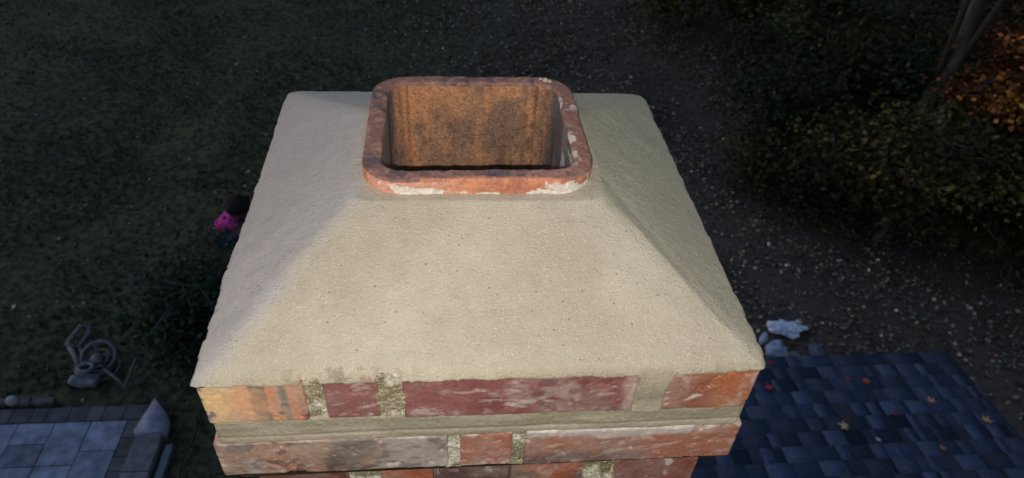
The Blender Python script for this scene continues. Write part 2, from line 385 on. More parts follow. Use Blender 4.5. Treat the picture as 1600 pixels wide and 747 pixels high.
tube(a, [(-4.68 + .09 * math.cos(t), 5.74 + .07 * math.sin(t), GZ + .17) for t in np.linspace(0, 2 * math.pi, 16, endpoint=False)], .028, pc * 1.1, 8, True)
a.build('base', PLAST, hc)
a = Acc(); loop = []                              # the hose itself, half unwound round the reel
for t in np.linspace(0, 1, 90):
    th = t * 2 * math.pi * 3.3; rr = .13 + .09 * math.sin(t * 9.0) + .05 * t
    loop.append((-4.60 + rr * math.cos(th) + .03 * math.sin(t * 23), 5.83 + rr * .9 * math.sin(th) + .04 * math.sin(t * 17), GZ + .07 + .09 * (1 - t) + .05 * math.sin(th * 1.7)))
tube(a, loop, .014, pc * .75, 6); a.build('hose', PLAST, hc)
for pts in ([(-4.45, 5.72, GZ + .16), (-4.22, 5.55, GZ + .12), (-4.12, 5.48, GZ + .08)], [(-4.14, 5.44, GZ + .08), (-4.10, 5.72, GZ + .16), (-4.08, 5.86, GZ + .20)]):
    a = Acc(); tube(a, pts, .02, pc * .6, 8); a.build('leg', PLAST, hc)

# ------------------------------------------------------------------ pale bundles and stones by the roof edge
CLOTH = material('pale_sheeting', .6, (30, .5, .01), vary=(10, .15), spec=.4)
def lump(name, cx, cy, cz, sx_, sy_, sz_, col, seed, parent=None, amp=.35, mat=None, nn=40, rotz=0):
    th, ph = np.meshgrid(np.linspace(0, 2 * math.pi, nn, endpoint=False), np.linspace(.02, math.pi - .02, nn // 2), indexing='ij')
    d = np.stack([np.cos(th) * np.sin(ph), np.sin(th) * np.sin(ph), np.cos(ph)], -1).reshape(-1, 3)
    r = 1 + amp * (fbm(d + seed, 1.6, 4, seed) - .5) * 2 + amp * .4 * (np.abs(fbm(d + seed, 5, 3, seed + 3) - .5) * -2)
    P = d * r[:, None] * np.array([sx_, sy_, sz_]); c, s_ = math.cos(rotz), math.sin(rotz)
    P = np.stack([P[:, 0] * c - P[:, 1] * s_, P[:, 0] * s_ + P[:, 1] * c, P[:, 2]], 1) + np.array([cx, cy, cz])
    A_ = Acc(); A_.add(P, grid_faces(nn, nn // 2, 0, True), np.array(col)); return A_.build(name, mat or CLOTH, parent)
o = lump('plastic_bundle', 4.93, 6.12, GZ + .14, .24, .12, .11, L(196, 208, 235), 11, amp=1.0, nn=90, rotz=-.15); tag(o, 'crumpled white plastic bundle on the leaf litter behind the shingle roof', 'bundle')
o = lump('stone', 5.12, 6.2, GZ + .17, .055, .05, .06, L(170, 165, 180), 5, amp=.5, nn=20); tag(o, 'small pale pointed stone against the right end of the white bundle', 'stone')
o = lump('stone', 4.62, 5.72, GZ + .13, .14, .12, .12, L(130, 145, 180), 17, amp=.8, rotz=.3); tag(o, 'rounded blue grey stone beside the chimney corner at the roof edge', 'stone')
o = lump('stone', 4.50, 5.93, GZ + .15, .05, .06, .12, L(150, 165, 200), 23, amp=.3, nn=20); tag(o, 'upright pale stone behind the rounded blue grey stone', 'stone')
o = lump('stone', 4.86, 5.70, GZ + .06, .14, .05, .05, L(110, 108, 118), 31, amp=.4, nn=20); tag(o, 'flat grey stone at the roof edge right of the rounded stone', 'stone')
o = lump('stone', 5.22, 5.72, GZ + .10, .11, .14, .10, L(72, 80, 98), 37, amp=.4); tag(o, 'dark slate coloured stone below the right end of the white bundle', 'stone')
o = lump('stone', 5.62, 5.55, GZ + .06, .07, .07, .06, L(100, 108, 120), 41, amp=.4, nn=20); tag(o, 'small grey stone furthest right beyond the roof edge', 'stone')

# ------------------------------------------------------------------ trees and shrubs
BARK = material('bark', .95, (25, .8, .02), vary=(12, .3), spec=.2, bump2=(14, .8, .03, (1, 1, .2)))
FOL = material('foliage', .75, None, vary=None, spec=.25)
def plant(name, label, cat, x, y, trunk_r, H, crown, cols, nclump, nleaf, leaf=.10, group=None, seed=0, stems=4, clump_r=.42, zbase=None):
    """crown = (cx, cy, cz, rx, ry, rz) ; cols = list of leaf colours"""
    r = np.random.RandomState(seed); zb = GZ - .1
    root = empty(name, (x, y, GZ), label, cat, group)
    cxx, cyy, czz, rx, ry, rz = crown
    cl = []
    while len(cl) < nclump:
        d = r.uniform(-1, 1, 3)
        q = np.linalg.norm(d)
        if q < 1 and r.rand() < .22: d = d * (1.0 + .55 * r.rand()); q = .9
        if q < 1 and q > .35: cl.append(np.array([cxx + d[0] * rx, cyy + d[1] * ry, max(czz + d[2] * rz, GZ + .15)]))
    cl = np.array(cl)
    T = Acc(); bc = L(78, 76, 80)
    top = np.array([cxx, cyy, min(czz + rz * .5, GZ + H)]); b0 = np.array([x, y, zb])
    tp = [b0 + (top - b0) * t + np.array([r.normal(0, .05), r.normal(0, .05), 0]) * (t > 0) for t in np.linspace(0, 1, 8)]
    tube(T, tp, [trunk_r * (1.25 if i == 0 else 1) * (1 - .08 * i) for i in range(8)], bc, 12)
    for c in cl[:max(4, nclump // 2)]:
        s0 = tp[r.randint(2, 7)]; mid = (s0 + c) / 2 + r.normal(0, .12, 3)
        tube(T, [s0, mid, c], [trunk_r * .35, trunk_r * .22, trunk_r * .08 + .004], bc * .8, 6)
    for k in range(int(nclump * .8)):                 # bare twigs reaching out of the crown
        c = cl[r.randint(max(4, nclump // 2))]; d = r.normal(0, 1, 3); d[2] = abs(d[2]) * .6; d /= np.linalg.norm(d)
        tube(T, [c, c + d * .3 + r.normal(0, .04, 3), c + d * r.uniform(.45, .8) + r.normal(0, .06, 3)], [.012, .008, .004], bc * 1.1, 5)
    T.build('trunk', BARK, root)
    big = leaf > .06; leaf = leaf * .60 if big else leaf; nleaf = int(nleaf * 2.3) if big else nleaf
    per = nleaf // nclump; A_ = Acc()
    pts = []; cc = []
    for i, c in enumerate(cl):
        m = int(per * r.uniform(.5, 1.5)); rr = clump_r * r.uniform(.6, 1.3)
        p = c + r.normal(0, 1, (m, 3)) * np.array([rr, rr, rr * .38]); pts.append(p)
        base_c = np.array(cols[r.randint(len(cols))]) * r.choice([.14, .2, .34, .55, .95])
        cc.append(base_c[None, :] * r.uniform(.6, 1.4, (m, 1)))
    pts = np.concatenate(pts); cc = np.concatenate(cc); pts[:, 2] = np.maximum(pts[:, 2], GZ + .04)
    v, f, c4 = quads_scatter(len(pts), pts, leaf, cc, .55, aspect=1.5)
    A_.add(v, f, c4); A_.build('crown', FOL, root, False)
    return root
GR = [L(70, 80, 48), L(62, 72, 40), L(86, 84, 44), L(54, 70, 46)]
OL = [L(98, 92, 50), L(84, 84, 46), L(110, 96, 48), L(76, 70, 44)]
OR = [L(150, 96, 50), L(135, 84, 44), L(160, 112, 50), L(120, 70, 40)]
RD = [L(118, 44, 48), L(90, 44, 40), L(84, 60, 44)]
BR = [L(86, 72, 58), L(74, 66, 52), L(96, 84, 60)]
G = 'trees and bushes at the edge of the wood'
plant('tree', 'tall bare-stemmed tree with a thick blue grey trunk at upper right', 'tree', 7.85, 8.95, .19, 7.5, (7.9, 9.3, 1.6, 1.6, 1.6, 1.0), GR, 14, 2500, seed=1, group=G)
plant('tree', 'orange leaved autumn tree at the right edge beside the thick trunk', 'tree', 9.1, 8.1, .09, 5.2, (8.9, 8.3, -3.2, 1.15, 1.0, 1.6), [c * 1.6 for c in OR], 26, 5200, leaf=.11, seed=2, group=G, clump_r=.30)
plant('tree', 'olive green tree overhanging the leaf litter at the top of the wood edge', 'tree', 6.6, 17.4, .12, 5, (6.5, 16.8, -4.7, 2.3, 2.6, 1.7), OL + GR, 40, 9000, leaf=.13, seed=3, group=G, clump_r=.5)
plant('tree', 'brown leaved thin tree behind the red bush at the top of the picture', 'tree', 10.2, 16.0, .10, 5, (10.2, 16.2, -4.4, 2.0, 2.2, 1.8), BR + GR, 36, 8000, leaf=.13, seed=4, group=G, clump_r=.5)
plant('sapling', 'slim bare sapling rising between the olive and brown trees', 'sapling', 9.35, 14.0, .07, 6.5, (9.6, 14.6, -1.6, .8, .8, .6), BR, 8, 700, leaf=.12, seed=5, group=G)
plant('bush', 'small red leaved bush at the edge of the leaf litter', 'bush', 7.4, 12.7, .03, 1.4, (7.3, 12.6, -6.1, .5, .5, .55), RD, 12, 1100, leaf=.10, seed=6, group=G, clump_r=.2)
plant('tree', 'broad green and olive tree in the middle of the wood edge', 'tree', 7.4, 10.6, .12, 4, (7.1, 10.5, -5.0, 1.7, 1.5, 1.4), GR + OL, 44, 11000, leaf=.105, seed=7, group=G)
plant('tree', 'yellow green tree with loose sprays in front of the thick trunk', 'tree', 7.35, 8.2, .07, 3.2, (7.25, 8.15, -5.1, 1.15, .95, .85), OL + [L(96, 100, 44)], 30, 3400, leaf=.11, seed=8, group=G)
plant('bush', 'low dark red bush below the broad green tree', 'bush', 7.2, 8.9, .03, 1.2, (7.1, 8.9, -6.35, .9, .8, .5), [L(70, 34, 34), L(60, 46, 38), L(54, 60, 40)], 22, 3200, leaf=.09, seed=9, group=G, clump_r=.3)
plant('bush', 'yellowish bush in the dark right of the leaf litter above the shingle roof', 'bush', 9.0, 7.9, .05, 2.4, (8.9, 7.7, -5.7, .9, .8, .9), [L(112, 104, 46), L(96, 92, 42), L(120, 100, 44)], 24, 4600, leaf=.10, seed=10, group=G, clump_r=.3)
plant('bush', 'low green bush at the left foot of the broad tree', 'bush', 6.0, 10.0, .03, 1.2, (6.1, 10.0, -6.4, .8, .9, .5), GR, 24, 4200, leaf=.085, seed=11, group=G, clump_r=.3)
plant('bush', 'dark evergreen bush at the right edge behind the shingle roof corner', 'bush', 10.2, 7.6, .05, 2.2, (10.3, 7.4, -6.0, 1.1, .9, .8), [L(44, 60, 44), L(40, 54, 38)], 26, 5200, leaf=.09, seed=12, group=G, clump_r=.3)
plant('tree', 'dark green tree far back behind the orange autumn tree', 'tree', 12.6, 12.4, .14, 6, (12.5, 12.6, -4.2, 2.3, 2.3, 2.0), GR + BR, 44, 9500, leaf=.13, seed=13, group=G, clump_r=.5)
plant('tree', 'dark mixed tree in the top right corner beyond the thick trunk', 'tree', 14.6, 17.0, .16, 6, (14.4, 17.0, -4.0, 3.0, 2.8, 2.2), GR + BR + OL, 50, 10000, leaf=.15, seed=14, group=G, clump_r=.6)
plant('bush', 'brown green undergrowth bush between sapling and broad tree', 'bush', 9.2, 12.2, .04, 2, (9.2, 12.3, -5.9, 1.5, 1.2, .9), BR + GR, 34, 7000, leaf=.10, seed=15, group=G, clump_r=.4)
plant('tree', 'rust leaved small tree right of the yellowish bush', 'tree', 10.6, 9.4, .08, 4, (10.6, 9.6, -5.2, 1.3, 1.2, 1.2), BR + [L(110, 80, 48)], 30, 6500, leaf=.11, seed=16, group=G)
plant('shrub', 'dark green evergreen shrub growing close beside the chimney on the left', 'shrub', -3.0, 5.75, .04, 1.7, (-2.95, 5.75, -6.1, .62, .58, .85), [L(44, 66, 50), L(36, 56, 42), L(50, 70, 48)], 60, 12000, leaf=.045, seed=17, clump_r=.2)
plant('shrub', 'low dark ground shrub between the hose cart and the evergreen', 'shrub', -3.55, 6.3, .02, .6, (-3.5, 6.25, -6.75, .45, .4, .22), [L(50, 66, 48), L(44, 56, 42)], 26, 3200, leaf=.045, seed=18, clump_r=.16)

# ------------------------------------------------------------------ crouching person on the lawn
def skin_body(name, verts, edges, radii, mat, parent=None, root=0, sub=2):
    me = bpy.data.meshes.new(name); off = Vector((0, 0, 0)) if parent is None else parent.location
    me.from_pydata([Vector(v_) - off for v_ in verts], edges, []); me.materials.append(mat)
    o = bpy.data.objects.new(name, me); C.objects.link(o)
    sk = o.modifiers.new('skin', 'SKIN'); sk.use_smooth_shade = True
    if not me.skin_vertices: 
        with bpy.context.temp_override(object=o, active_object=o): 
            try: bpy.ops.mesh.customdata_skin_add()
            except Exception: pass
    lay = me.skin_vertices[0].data
    for i, rr in enumerate(radii): lay[i].radius = (rr, rr) if np.isscalar(rr) else rr; lay[i].use_root = (i == root)
    ss = o.modifiers.new('sub', 'SUBSURF'); ss.levels = sub; ss.render_levels = sub
    if parent is not None: o.parent = parent
    return o
SKIN = material('skin', .6, None, attr=False, col=(.16, .085, .055), vary=None)
SHIRT = material('magenta_shirt', .8, (60, .3, .01), attr=False, col=(.50, .02, .30), vary=None)
JEANS = material('blue_jeans', .9, (80, .3, .006), attr=False, col=(.025, .045, .12), vary=None)
HAIR = material('black_hair', .95, (70, .8, .02), attr=False, col=(.006, .005, .006), vary=None)
SHOE = material('dark_shoe', .6, None, attr=False, col=(.03, .03, .035), vary=None)
bx, by = -3.40, 8.35
def W_(x, y, z): return (bx + x, by + y, GZ + z)
# squatting, facing +x, head bent forward
pel, sp, ch, nk, hd1, hd2 = W_(-.10, 0, .26), W_(-.06, 0, .42), W_(.06, 0, .58), W_(.18, 0, .67), W_(.24, 0, .75), W_(.28, 0, .83)
verts = [pel, sp, ch, nk, hd1, hd2]; edges = [(0, 1), (1, 2), (2, 3), (3, 4), (4, 5)]; rad = [.13, .12, .13, .055, .085, .085]
for s_ in (-1, 1):
    i = len(verts); verts += [W_(.09, .17 * s_, .57), W_(.20, .21 * s_, .38), W_(.36, .12 * s_, .22), W_(.42, .10 * s_, .16)]
    edges += [(2, i), (i, i + 1), (i + 1, i + 2), (i + 2, i + 3)]; rad += [.06, .045, .032, .028]
    h0 = i + 3
    for k, (dy, ln) in enumerate([(-.03, .07), (-.01, .085), (.01, .08), (.03, .065), (.045 * -s_, .045)]):
        j = len(verts); verts += [W_(.42 + ln * .55, .10 * s_ + dy, .13), W_(.42 + ln, .10 * s_ + dy * 1.1, .09)]; edges += [(h0, j), (j, j + 1)]; rad += [.010, .008]
    i = len(verts); verts += [W_(-.08, .10 * s_, .24), W_(.28, .15 * s_, .42), W_(.10, .13 * s_, .08), W_(.26, .13 * s_, .04)]
    edges += [(0, i), (i, i + 1), (i + 1, i + 2), (i + 2, i + 3)]; rad += [.09, .065, .045, .035]
person = empty('person', (bx, by, GZ), 'person in magenta shirt and blue jeans crouching on the lawn left of the chimney', 'person')
skin_body('body', verts, edges, rad, SKIN, person)
skin_body('shirt', [W_(-.14, 0, .33), W_(-.08, 0, .44), W_(.04, 0, .585), W_(.13, 0, .64)] + [W_(.08, .18 * s_, .575) for s_ in (-1, 1)] + [W_(.16, .215 * s_, .46) for s_ in (-1, 1)],
          [(0, 1), (1, 2), (2, 3), (2, 4), (2, 5), (4, 6), (5, 7)], [.165, .155, .16, .085, .085, .085, .07, .07], SHIRT, person)
skin_body('jeans', [W_(-.12, 0, .24)] + [W_(-.08, .10 * s_, .23) for s_ in (-1, 1)] + [W_(.28, .15 * s_, .42) for s_ in (-1, 1)] + [W_(.11, .13 * s_, .12) for s_ in (-1, 1)],
          [(0, 1), (0, 2), (1, 3), (2, 4), (3, 5), (4, 6)], [.155, .11, .11, .085, .085, .06, .06], JEANS, person)
hair = Acc()
hv = lump('hair', bx + .20, by, GZ + .81, .19, .18, .18, (.006, .005, .006), 51, person, amp=.4, mat=HAIR, nn=36)
for s_ in (-1, 1):
    a = Acc(); rbox(a, (bx + .06, by + .13 * s_ - .045, GZ + .0), (bx + .32, by + .13 * s_ + .045, GZ + .085), r=.035, fine=.02, coarse=.02, front_only_fine=False, colf=lambda P, n: np.tile([.03, .03, .035], (len(P), 1)))
    a.build('shoe', SHOE, person)

# ------------------------------------------------------------------ lean-to with shingle roof, lower right
SHING = material('asphalt_shingle', .97, (150, .9, .006), vary=(70, .40), spec=.12)
WALLM = material('painted_siding', .7, (40, .2, .003), attr=False, col=(.30, .31, .33), vary=(6, .1))
ext = empty('house_extension', (2.6, 1.0, GZ), 'low house extension with a blue black shingle roof right of the chimney', 'extension')
x0, x1, ye, yb, sl = .36, 4.62, 3.50, -1.5, math.tan(math.radians(6))
def rz_(y): return -4.30 + (ye - y) * sl
A_ = Acc()
A_.add([(x0, yb, rz_(yb) - .06), (x1, yb, rz_(yb) - .06), (x1, ye, rz_(ye) - .06), (x0, ye, rz_(ye) - .06), (x0, yb, rz_(yb) - .012), (x1, yb, rz_(yb) - .012), (x1, ye, rz_(ye) - .012), (x0, ye, rz_(ye) - .012)], BOXF, (.02, .02, .022))
y = ye + .015; row = 0
pal = [L(60, 70, 98), L(51, 60, 84), L(65, 76, 106), L(47, 55, 78), L(57, 67, 94), L(63, 74, 103)]
while y > yb:
    y2 = y - .143; x = x0 - random.uniform(0, .2)
    # full backing strip (dark shadow-line course), then the laminated tabs on top
    def slab(xa, xb, ya, yb_, t0, t1, col):
        xa = max(xa, x0 - .01); xb = min(xb, x1 + .02)
        if xb - xa < .01: return
        # lower (eave) end is thick, upper end tucks under the next course
        V_ = [(xa, yb_ - .05, rz_(yb_ - .05) + t0 - .006), (xb, yb_ - .05, rz_(yb_ - .05) + t0 - .006), (xb, ya, rz_(ya) + t0), (xa, ya, rz_(ya) + t0),
              (xa, yb_ - .05, rz_(yb_ - .05) + t1 - .008), (xb, yb_ - .05, rz_(yb_ - .05) + t1 - .008), (xb, ya, rz_(ya) + t1), (xa, ya, rz_(ya) + t1)]
        A_.add(V_, BOXF, np.array(col))
    xx = x
    while xx < x1:
        wd = random.uniform(.25, .5); slab(xx, xx + wd, y, y2, -.010, .006, random.choice(pal) * random.uniform(.62, .88)); xx += wd
    xx = x + random.uniform(0, .1)
    while xx < x1:
        wd = random.choice([.05, .08, .11, .15, .2]) * random.uniform(.8, 1.2); slab(xx, xx + wd, y - random.choice([0, 0, .004]), y2, .0065, .0105, random.choice(pal) * random.uniform(.85, 1.2)); xx += wd + random.choice([.04, .09, .16, .24])
    y = y2; row += 1
A_.build('roof', SHING, ext, False)
A_ = Acc(); box(A_, (x0 + .03, yb + .1, GZ - .2), (x1 - .12, ye - .14, rz_(ye) - .075), (.3, .31, .33)); A_.build('wall', WALLM, ext, False)
TRIM = material('white_trim', .5, None, attr=False, col=(.05, .055, .07), vary=(8, .15))
A_ = Acc(); box(A_, (x0, ye + .004, rz_(ye) - .13), (x1 + .01, ye + .024, rz_(ye) - .022), (.5, .5, .5)); A_.build('fascia', TRIM, ext, False)
A_ = Acc()
for k in range(1): A_.add([(x1 + .004, yb, rz_(yb) - .14), (x1 + .022, yb, rz_(yb) - .14), (x1 + .022, ye, rz_(ye) - .14), (x1 + .004, ye, rz_(ye) - .14), (x1 + .004, yb, rz_(yb) - .022), (x1 + .022, yb, rz_(yb) - .022), (x1 + .022, ye, rz_(ye) - .022), (x1 + .004, ye, rz_(ye) - .022)], BOXF, (.5, .5, .5))
A_.build('rake_board', TRIM, ext, False)

def maple(x, y, s, col, label, a, cup=.12):
    """five-lobed leaf, a thin solid with a stem, curled a little"""
    out = []
    for k in range(5):
        t = (k - 2) * .95; ln = [.62, .88, 1.0, .88, .62][k]
        out.append((t - .24, ln * .62)); out.append((t, ln)); out.append((t + .24, ln * .62)); out.append((t + .47, .36))
    pts = [(0, 0)]
    P_ = []
    for t, r_ in out[:-1]: P_.append((math.sin(t) * r_ * s, math.cos(t) * r_ * s))
    P_.append((.03 * s, -.12 * s)); P_.append((-.03 * s, -.12 * s))
    n_ = len(P_); zz = rz_(y) + .028
    ca, sa = math.cos(a), math.sin(a)
    top = [(x + px_ * ca - py_ * sa, y + px_ * sa + py_ * ca, zz + cup * s * ((px_ ** 2 + py_ ** 2) / s / s) * random.uniform(.3, 1.6) - sl * (px_ * sa + py_ * ca)) for px_, py_ in P_]
    top = [(x, y, zz)] + top; bot = [(p[0], p[1], p[2] - .0015) for p in top]
    Vv = np.array(top + bot); f = []
    for k in range(1, n_ + 1):
        j = k % n_ + 1; f.append((0, k, j)); f.append((n_ + 1, n_ + 1 + j, n_ + 1 + k)); f.append((k, n_ + 1 + k, n_ + 1 + j)); f.append((k, n_ + 1 + j, j))
    # stem
    d = np.array([sa, -ca, 0]) * s * .5; c0 = np.array([x, y, zz - .002]); w_ = np.array([ca, sa, 0]) * .0018; u_ = np.array([0, 0, .0025])
    b_ = len(Vv); Vv = np.concatenate([Vv, [c0 - w_, c0 + w_, c0 + u_, c0 + d - w_ + u_, c0 + d + w_ + u_, c0 + d + 2 * u_]])
    for q in ((0, 3, 4), (0, 4, 1), (1, 4, 5), (1, 5, 2), (2, 5, 3), (2, 3, 0)): f.append(tuple(b_ + k for k in q))
    o = np_mesh('maple_leaf', Vv, np.array(f), LEAFM, None, np.tile(col * .6, (len(Vv), 1)), False)
    return tag(o, label, 'leaf', 'maple leaves fallen on the shingle roof')
maple(2.74, 3.12, .062, L(200, 70, 75), 'bright red maple leaf on the roof close to the chimney', .3)
maple(2.87, 3.42, .05, L(170, 50, 45), 'dark red maple leaf at the roof edge where the chimney corner hides it', 1.4)
maple(3.50, 3.21, .045, L(170, 75, 55), 'small dull red maple leaf left of the orange one near the roof edge', 2.2)
maple(3.63, 3.17, .056, L(225, 105, 62), 'orange maple leaf in the upper middle of the shingle roof', 4.4)
maple(4.10, 2.91, .062, L(215, 160, 125), 'tan maple leaf with spread lobes right of the middle of the roof', .2)
maple(4.44, 2.68, .066, L(220, 165, 120), 'tan orange maple leaf nearest the right edge of the roof', 5.5)
maple(3.20, 2.68, .070, L(235, 190, 145), 'largest pale tan maple leaf low in the middle of the roof', 1.0)
maple(3.26, 2.76, .04, L(130, 52, 32), 'small brown red maple leaf just above the largest pale one', 3.0)
maple(3.41, 2.54, .036, L(200, 200, 205), 'small greyish white maple leaf right of the largest pale one', 2.0)
maple(3.88, 2.43, .045, L(200, 130, 100), 'small brownish pink maple leaf at the bottom right of the roof', 4.9)
maple(3.70, 2.80, .048, L(140, 66, 42), 'faded red brown maple leaf between the orange and the tan ones', 2.6)

# ------------------------------------------------------------------ the chimney
ch_ = empty('chimney', (0, .25, GZ), 'corbelled red brick chimney with a sloped cream mortar crown and square clay flue', 'chimney')
YB = .495
# --- crown
def seg_outline(hx0, hx1, hy0, hy1, rad, n_per):
    """closed outline in four equal-count sides, corners at side ends; counter-clockwise from front-left"""
    cs = [(hx0, hy0), (hx1, hy0), (hx1, hy1), (hx0, hy1)]; out = []
    for i in range(4):
        a_ = np.array(cs[i], float); b_ = np.array(cs[(i + 1) % 4], float)
        t = np.linspace(0, 1, n_per, endpoint=False)[:, None]; out.append(a_ * (1 - t) + b_ * t)
    P_ = np.concatenate(out)
    # round corners: push points inside the corner circles
    for k, (cx_, cy_) in enumerate(cs):
        r_ = rad[k]
        if r_ <= 0: continue
        ccx = cx_ + (r_ if cx_ == hx0 else -r_); ccy = cy_ + (r_ if cy_ == hy0 else -r_)
        m_ = (np.abs(P_[:, 0] - cx_) < r_) & (np.abs(P_[:, 1] - cy_) < r_)
        d_ = P_[m_] - np.array([ccx, ccy]); P_[m_] = np.array([ccx, ccy]) + d_ / np.linalg.norm(d_, axis=1, keepdims=True) * r_
    return P_
FX0, FX1, FY0, FY1 = -.1171, .1120, .1523, .3633
NP = 380
O_ = seg_outline(-.2515, .2525, -.003, YB + .003, (.006, .006, .020, .010), NP)
I_ = seg_outline(FX0 + .004, FX1 - .004, FY0 + .004, FY1 - .004, (.03, .03, .03, .03), NP)
def hsm(x, y):
    zf = .083
    P_ = np.stack([x, y, np.zeros_like(x)], -1); wv = (fbm(P_, 13, 3, 77) - .5) * .008; x = x + wv; y = y + (fbm(P_, 13, 3, 78) - .5) * .007 * sst(y, 0, .03) * (1 - sst(y, .44, .48))
    ds = [(y + .003) / .155, (YB + .003 - y) / .200, (x + .2515) / .1345, (.2525 - x) / .1405]
    k = 21.0; e = sum(np.exp(-k * np.clip(d, -.2, 1.6)) for d in ds); m_ = -np.log(e) / k
    return np.clip(.004 + zf * m_ + .0015, 0, .0835)
NR = 120; rows_ = []
P3 = np.concatenate([O_, np.zeros((len(O_), 1))], 1)
rag = (fbm(P3, 26, 5, 61) - .5) * .0060 + (fbm(P3, 300, 3, 62) - .5) * .0016 + (sst(fbm(P3, 60, 2, 63), .60, .64)) * .0016      # ragged lip
side = (np.arange(4 * NP) // NP)
rag = rag * np.where(side == 0, .5, 1.2)
nrm = np.zeros((4 * NP, 2)); nrm[side == 0] = (0, -1); nrm[side == 1] = (1, 0); nrm[side == 2] = (0, 1); nrm[side == 3] = (-1, 0)
Or = O_ + nrm * rag[:, None]
# notches over the two old joints of the front face
notch = np.zeros(4 * NP); xx = O_[:, 0]
for (a0, a1, dd) in ((-.162, -.147, .003), (-.097, -.078, .006)):
    notch += np.where(side == 0, dd * sst(xx, a0 - .003, a0 + .002) * (1 - sst(xx, a1 - .002, a1 + .003)), 0)
Or[:, 1] += notch
tt = np.linspace(1, 0, NR)                      # flue -> edge
for t in tt:
    e = 1 - t
    p = Or * e + I_ * t; z = hsm(p[:, 0], p[:, 1])
    q = np.concatenate([p, z[:, None]], 1)
    # hand-trowelled waviness, stronger on the sides
    am = np.where(side == 0, .0010, .0016)
    z = z + (fbm(q, 16, 3, 71) - .5) * am * 1.6 + (fbm(q, 70, 4, 72, (1, 1.8, 1)) - .5) * .0011 + (fbm(q, 330, 2, 73) - .5) * .0007
    # trowel ridge and double line down the right hip
    rdg = np.exp(-((p[:, 0] - .1200 - (.1523 - p[:, 1]) * .80) / .0055) ** 2) * sst(p[:, 1], .0, .03) * (1 - sst(p[:, 1], .12, .15)); z = z + rdg * .0008
    rdg = np.exp(-((p[:, 0] - .152 - (.14 - p[:, 1]) * .62) / .010) ** 2) * sst(p[:, 1], .02, .05) * (1 - sst(p[:, 1], .16, .22)); z = z - rdg * .0011
    # fillet against the flue, roll at the lip
    z = z + .004 * np.exp(-(e / .05) ** 2) * 0 - .0035 * sst(e, .975, 1.0) ** 2
    rows_.append(np.concatenate([p, z[:, None]], 1))
# skirt
xk = np.array([-.26, -.16, -.146, -.096, -.076, .046, .1365, .139, .142, .162, .165, .1675, .20, .212, .222, .26]); zk = np.array([-.0015, -.0055, -.005, -.0065, -.0035, -.0075, -.010, -.034, -.052, -.053, -.036, -.0095, -.0075, -.013, -.006, -.0015])
zlow = np.where(side == 0, np.interp(O_[:, 0], xk, zk), -.006)
zlow = zlow + (fbm(P3, 90, 4, 81) - .5) * .0065 + (fbm(P3, 300, 2, 82) - .5) * .002
zlow = np.where(notch > .002, .002, zlow)
top = rows_[-1]
for k in range(1, 9):
    u_ = k / 8; p = top.copy(); outw = .0012 * math.sin(u_ * math.pi) - .0030 * sst(np.array([u_]), .55, 1.0)[0]
    p[:, :2] += nrm * outw; p[:, 2] = top[:, 2] * (1 - u_) + zlow * u_
    p[:, :2] += nrm * ((fbm(p, 260, 2, 83) - .5) * .0012)[:, None]; rows_.append(p)
p = rows_[-1].copy(); p[:, :2] -= nrm * .006; rows_.append(p)
Vc = np.stack(rows_, 1).reshape(-1, 3); nv = len(rows_)
q = Vc
c1 = L(190, 176, 152); c2 = L(200, 187, 163)
col = mix(np.tile(c1, (len(q), 1)), np.tile(c2, (len(q), 1)), sst(fbm(q, 14, 5, 91), .35, .65))
col = mix(col, np.tile(L(190, 179, 156), (len(q), 1)), .6 * sst(q[:, 0] + (fbm(q, 20, 3, 95) - .5) * .03 - np.maximum(.15 - q[:, 1], 0) * .8, .10, .13))     # right slope tone raised, fill light put into the colour
col = mix(col, np.tile(L(188, 183, 182), (len(q), 1)), .95 * (1 - sst(q[:, 0] + (fbm(q, 20, 3, 96) - .5) * .03 + np.maximum(.15 - q[:, 1], 0) * .8, -.14, -.10)))  # left slope cooler and greyer: skylight tint painted into the mortar colour
st_ = np.where((q[:, 1] < .004) & (fbm(q, 140, 3, 97) > .56), .45, 0) * np.exp(-((q[:, 0] + .12) / .05) ** 2)
col = mix(col, np.tile(L(120, 92, 60), (len(q), 1)), st_)
col = np.clip(col * .92, 0, 1)
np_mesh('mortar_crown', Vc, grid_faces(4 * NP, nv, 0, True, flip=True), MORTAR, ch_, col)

# --- clay flue liner
NF = 300; perim = []
def rr_outline(x0_, x1_, y0_, y1_, r_, n_):
    """rounded rectangle sampled by arc length"""
    w_, h_ = x1_ - x0_ - 2 * r_, y1_ - y0_ - 2 * r_; q_ = math.pi / 2 * r_
    segs = [(w_, 'l', (x0_ + r_, y0_), (1, 0)), (q_, 'a', (x1_ - r_, y0_ + r_), -math.pi / 2), (h_, 'l', (x1_, y0_ + r_), (0, 1)), (q_, 'a', (x1_ - r_, y1_ - r_), 0),
            (w_, 'l', (x1_ - r_, y1_), (-1, 0)), (q_, 'a', (x0_ + r_, y1_ - r_), math.pi / 2), (h_, 'l', (x0_, y1_ - r_), (0, -1)), (q_, 'a', (x0_ + r_, y0_ + r_), math.pi)]
    fr = [int(n_ * k) for k in (.19, .06, .19, .06, .19, .06, .19, .06)]; pts_ = []; ns = []
    for (ln, kd, p_, d_), m_ in zip(segs, fr):
        for k in range(m_):
            u_ = k / m_
            if kd == 'l':
                pts_.append((p_[0] + d_[0] * ln * u_, p_[1] + d_[1] * ln * u_)); ns.append((d_[1], -d_[0]))
            else:
                a_ = d_ + u_ * math.pi / 2; pts_.append((p_[0] + r_ * math.cos(a_), p_[1] + r_ * math.sin(a_))); ns.append((math.cos(a_), math.sin(a_)))
    return np.array(pts_), np.array(ns)
NF = 1000
Po, No = rr_outline(FX0, FX1, FY0, FY1, .040, NF); TH = .0182
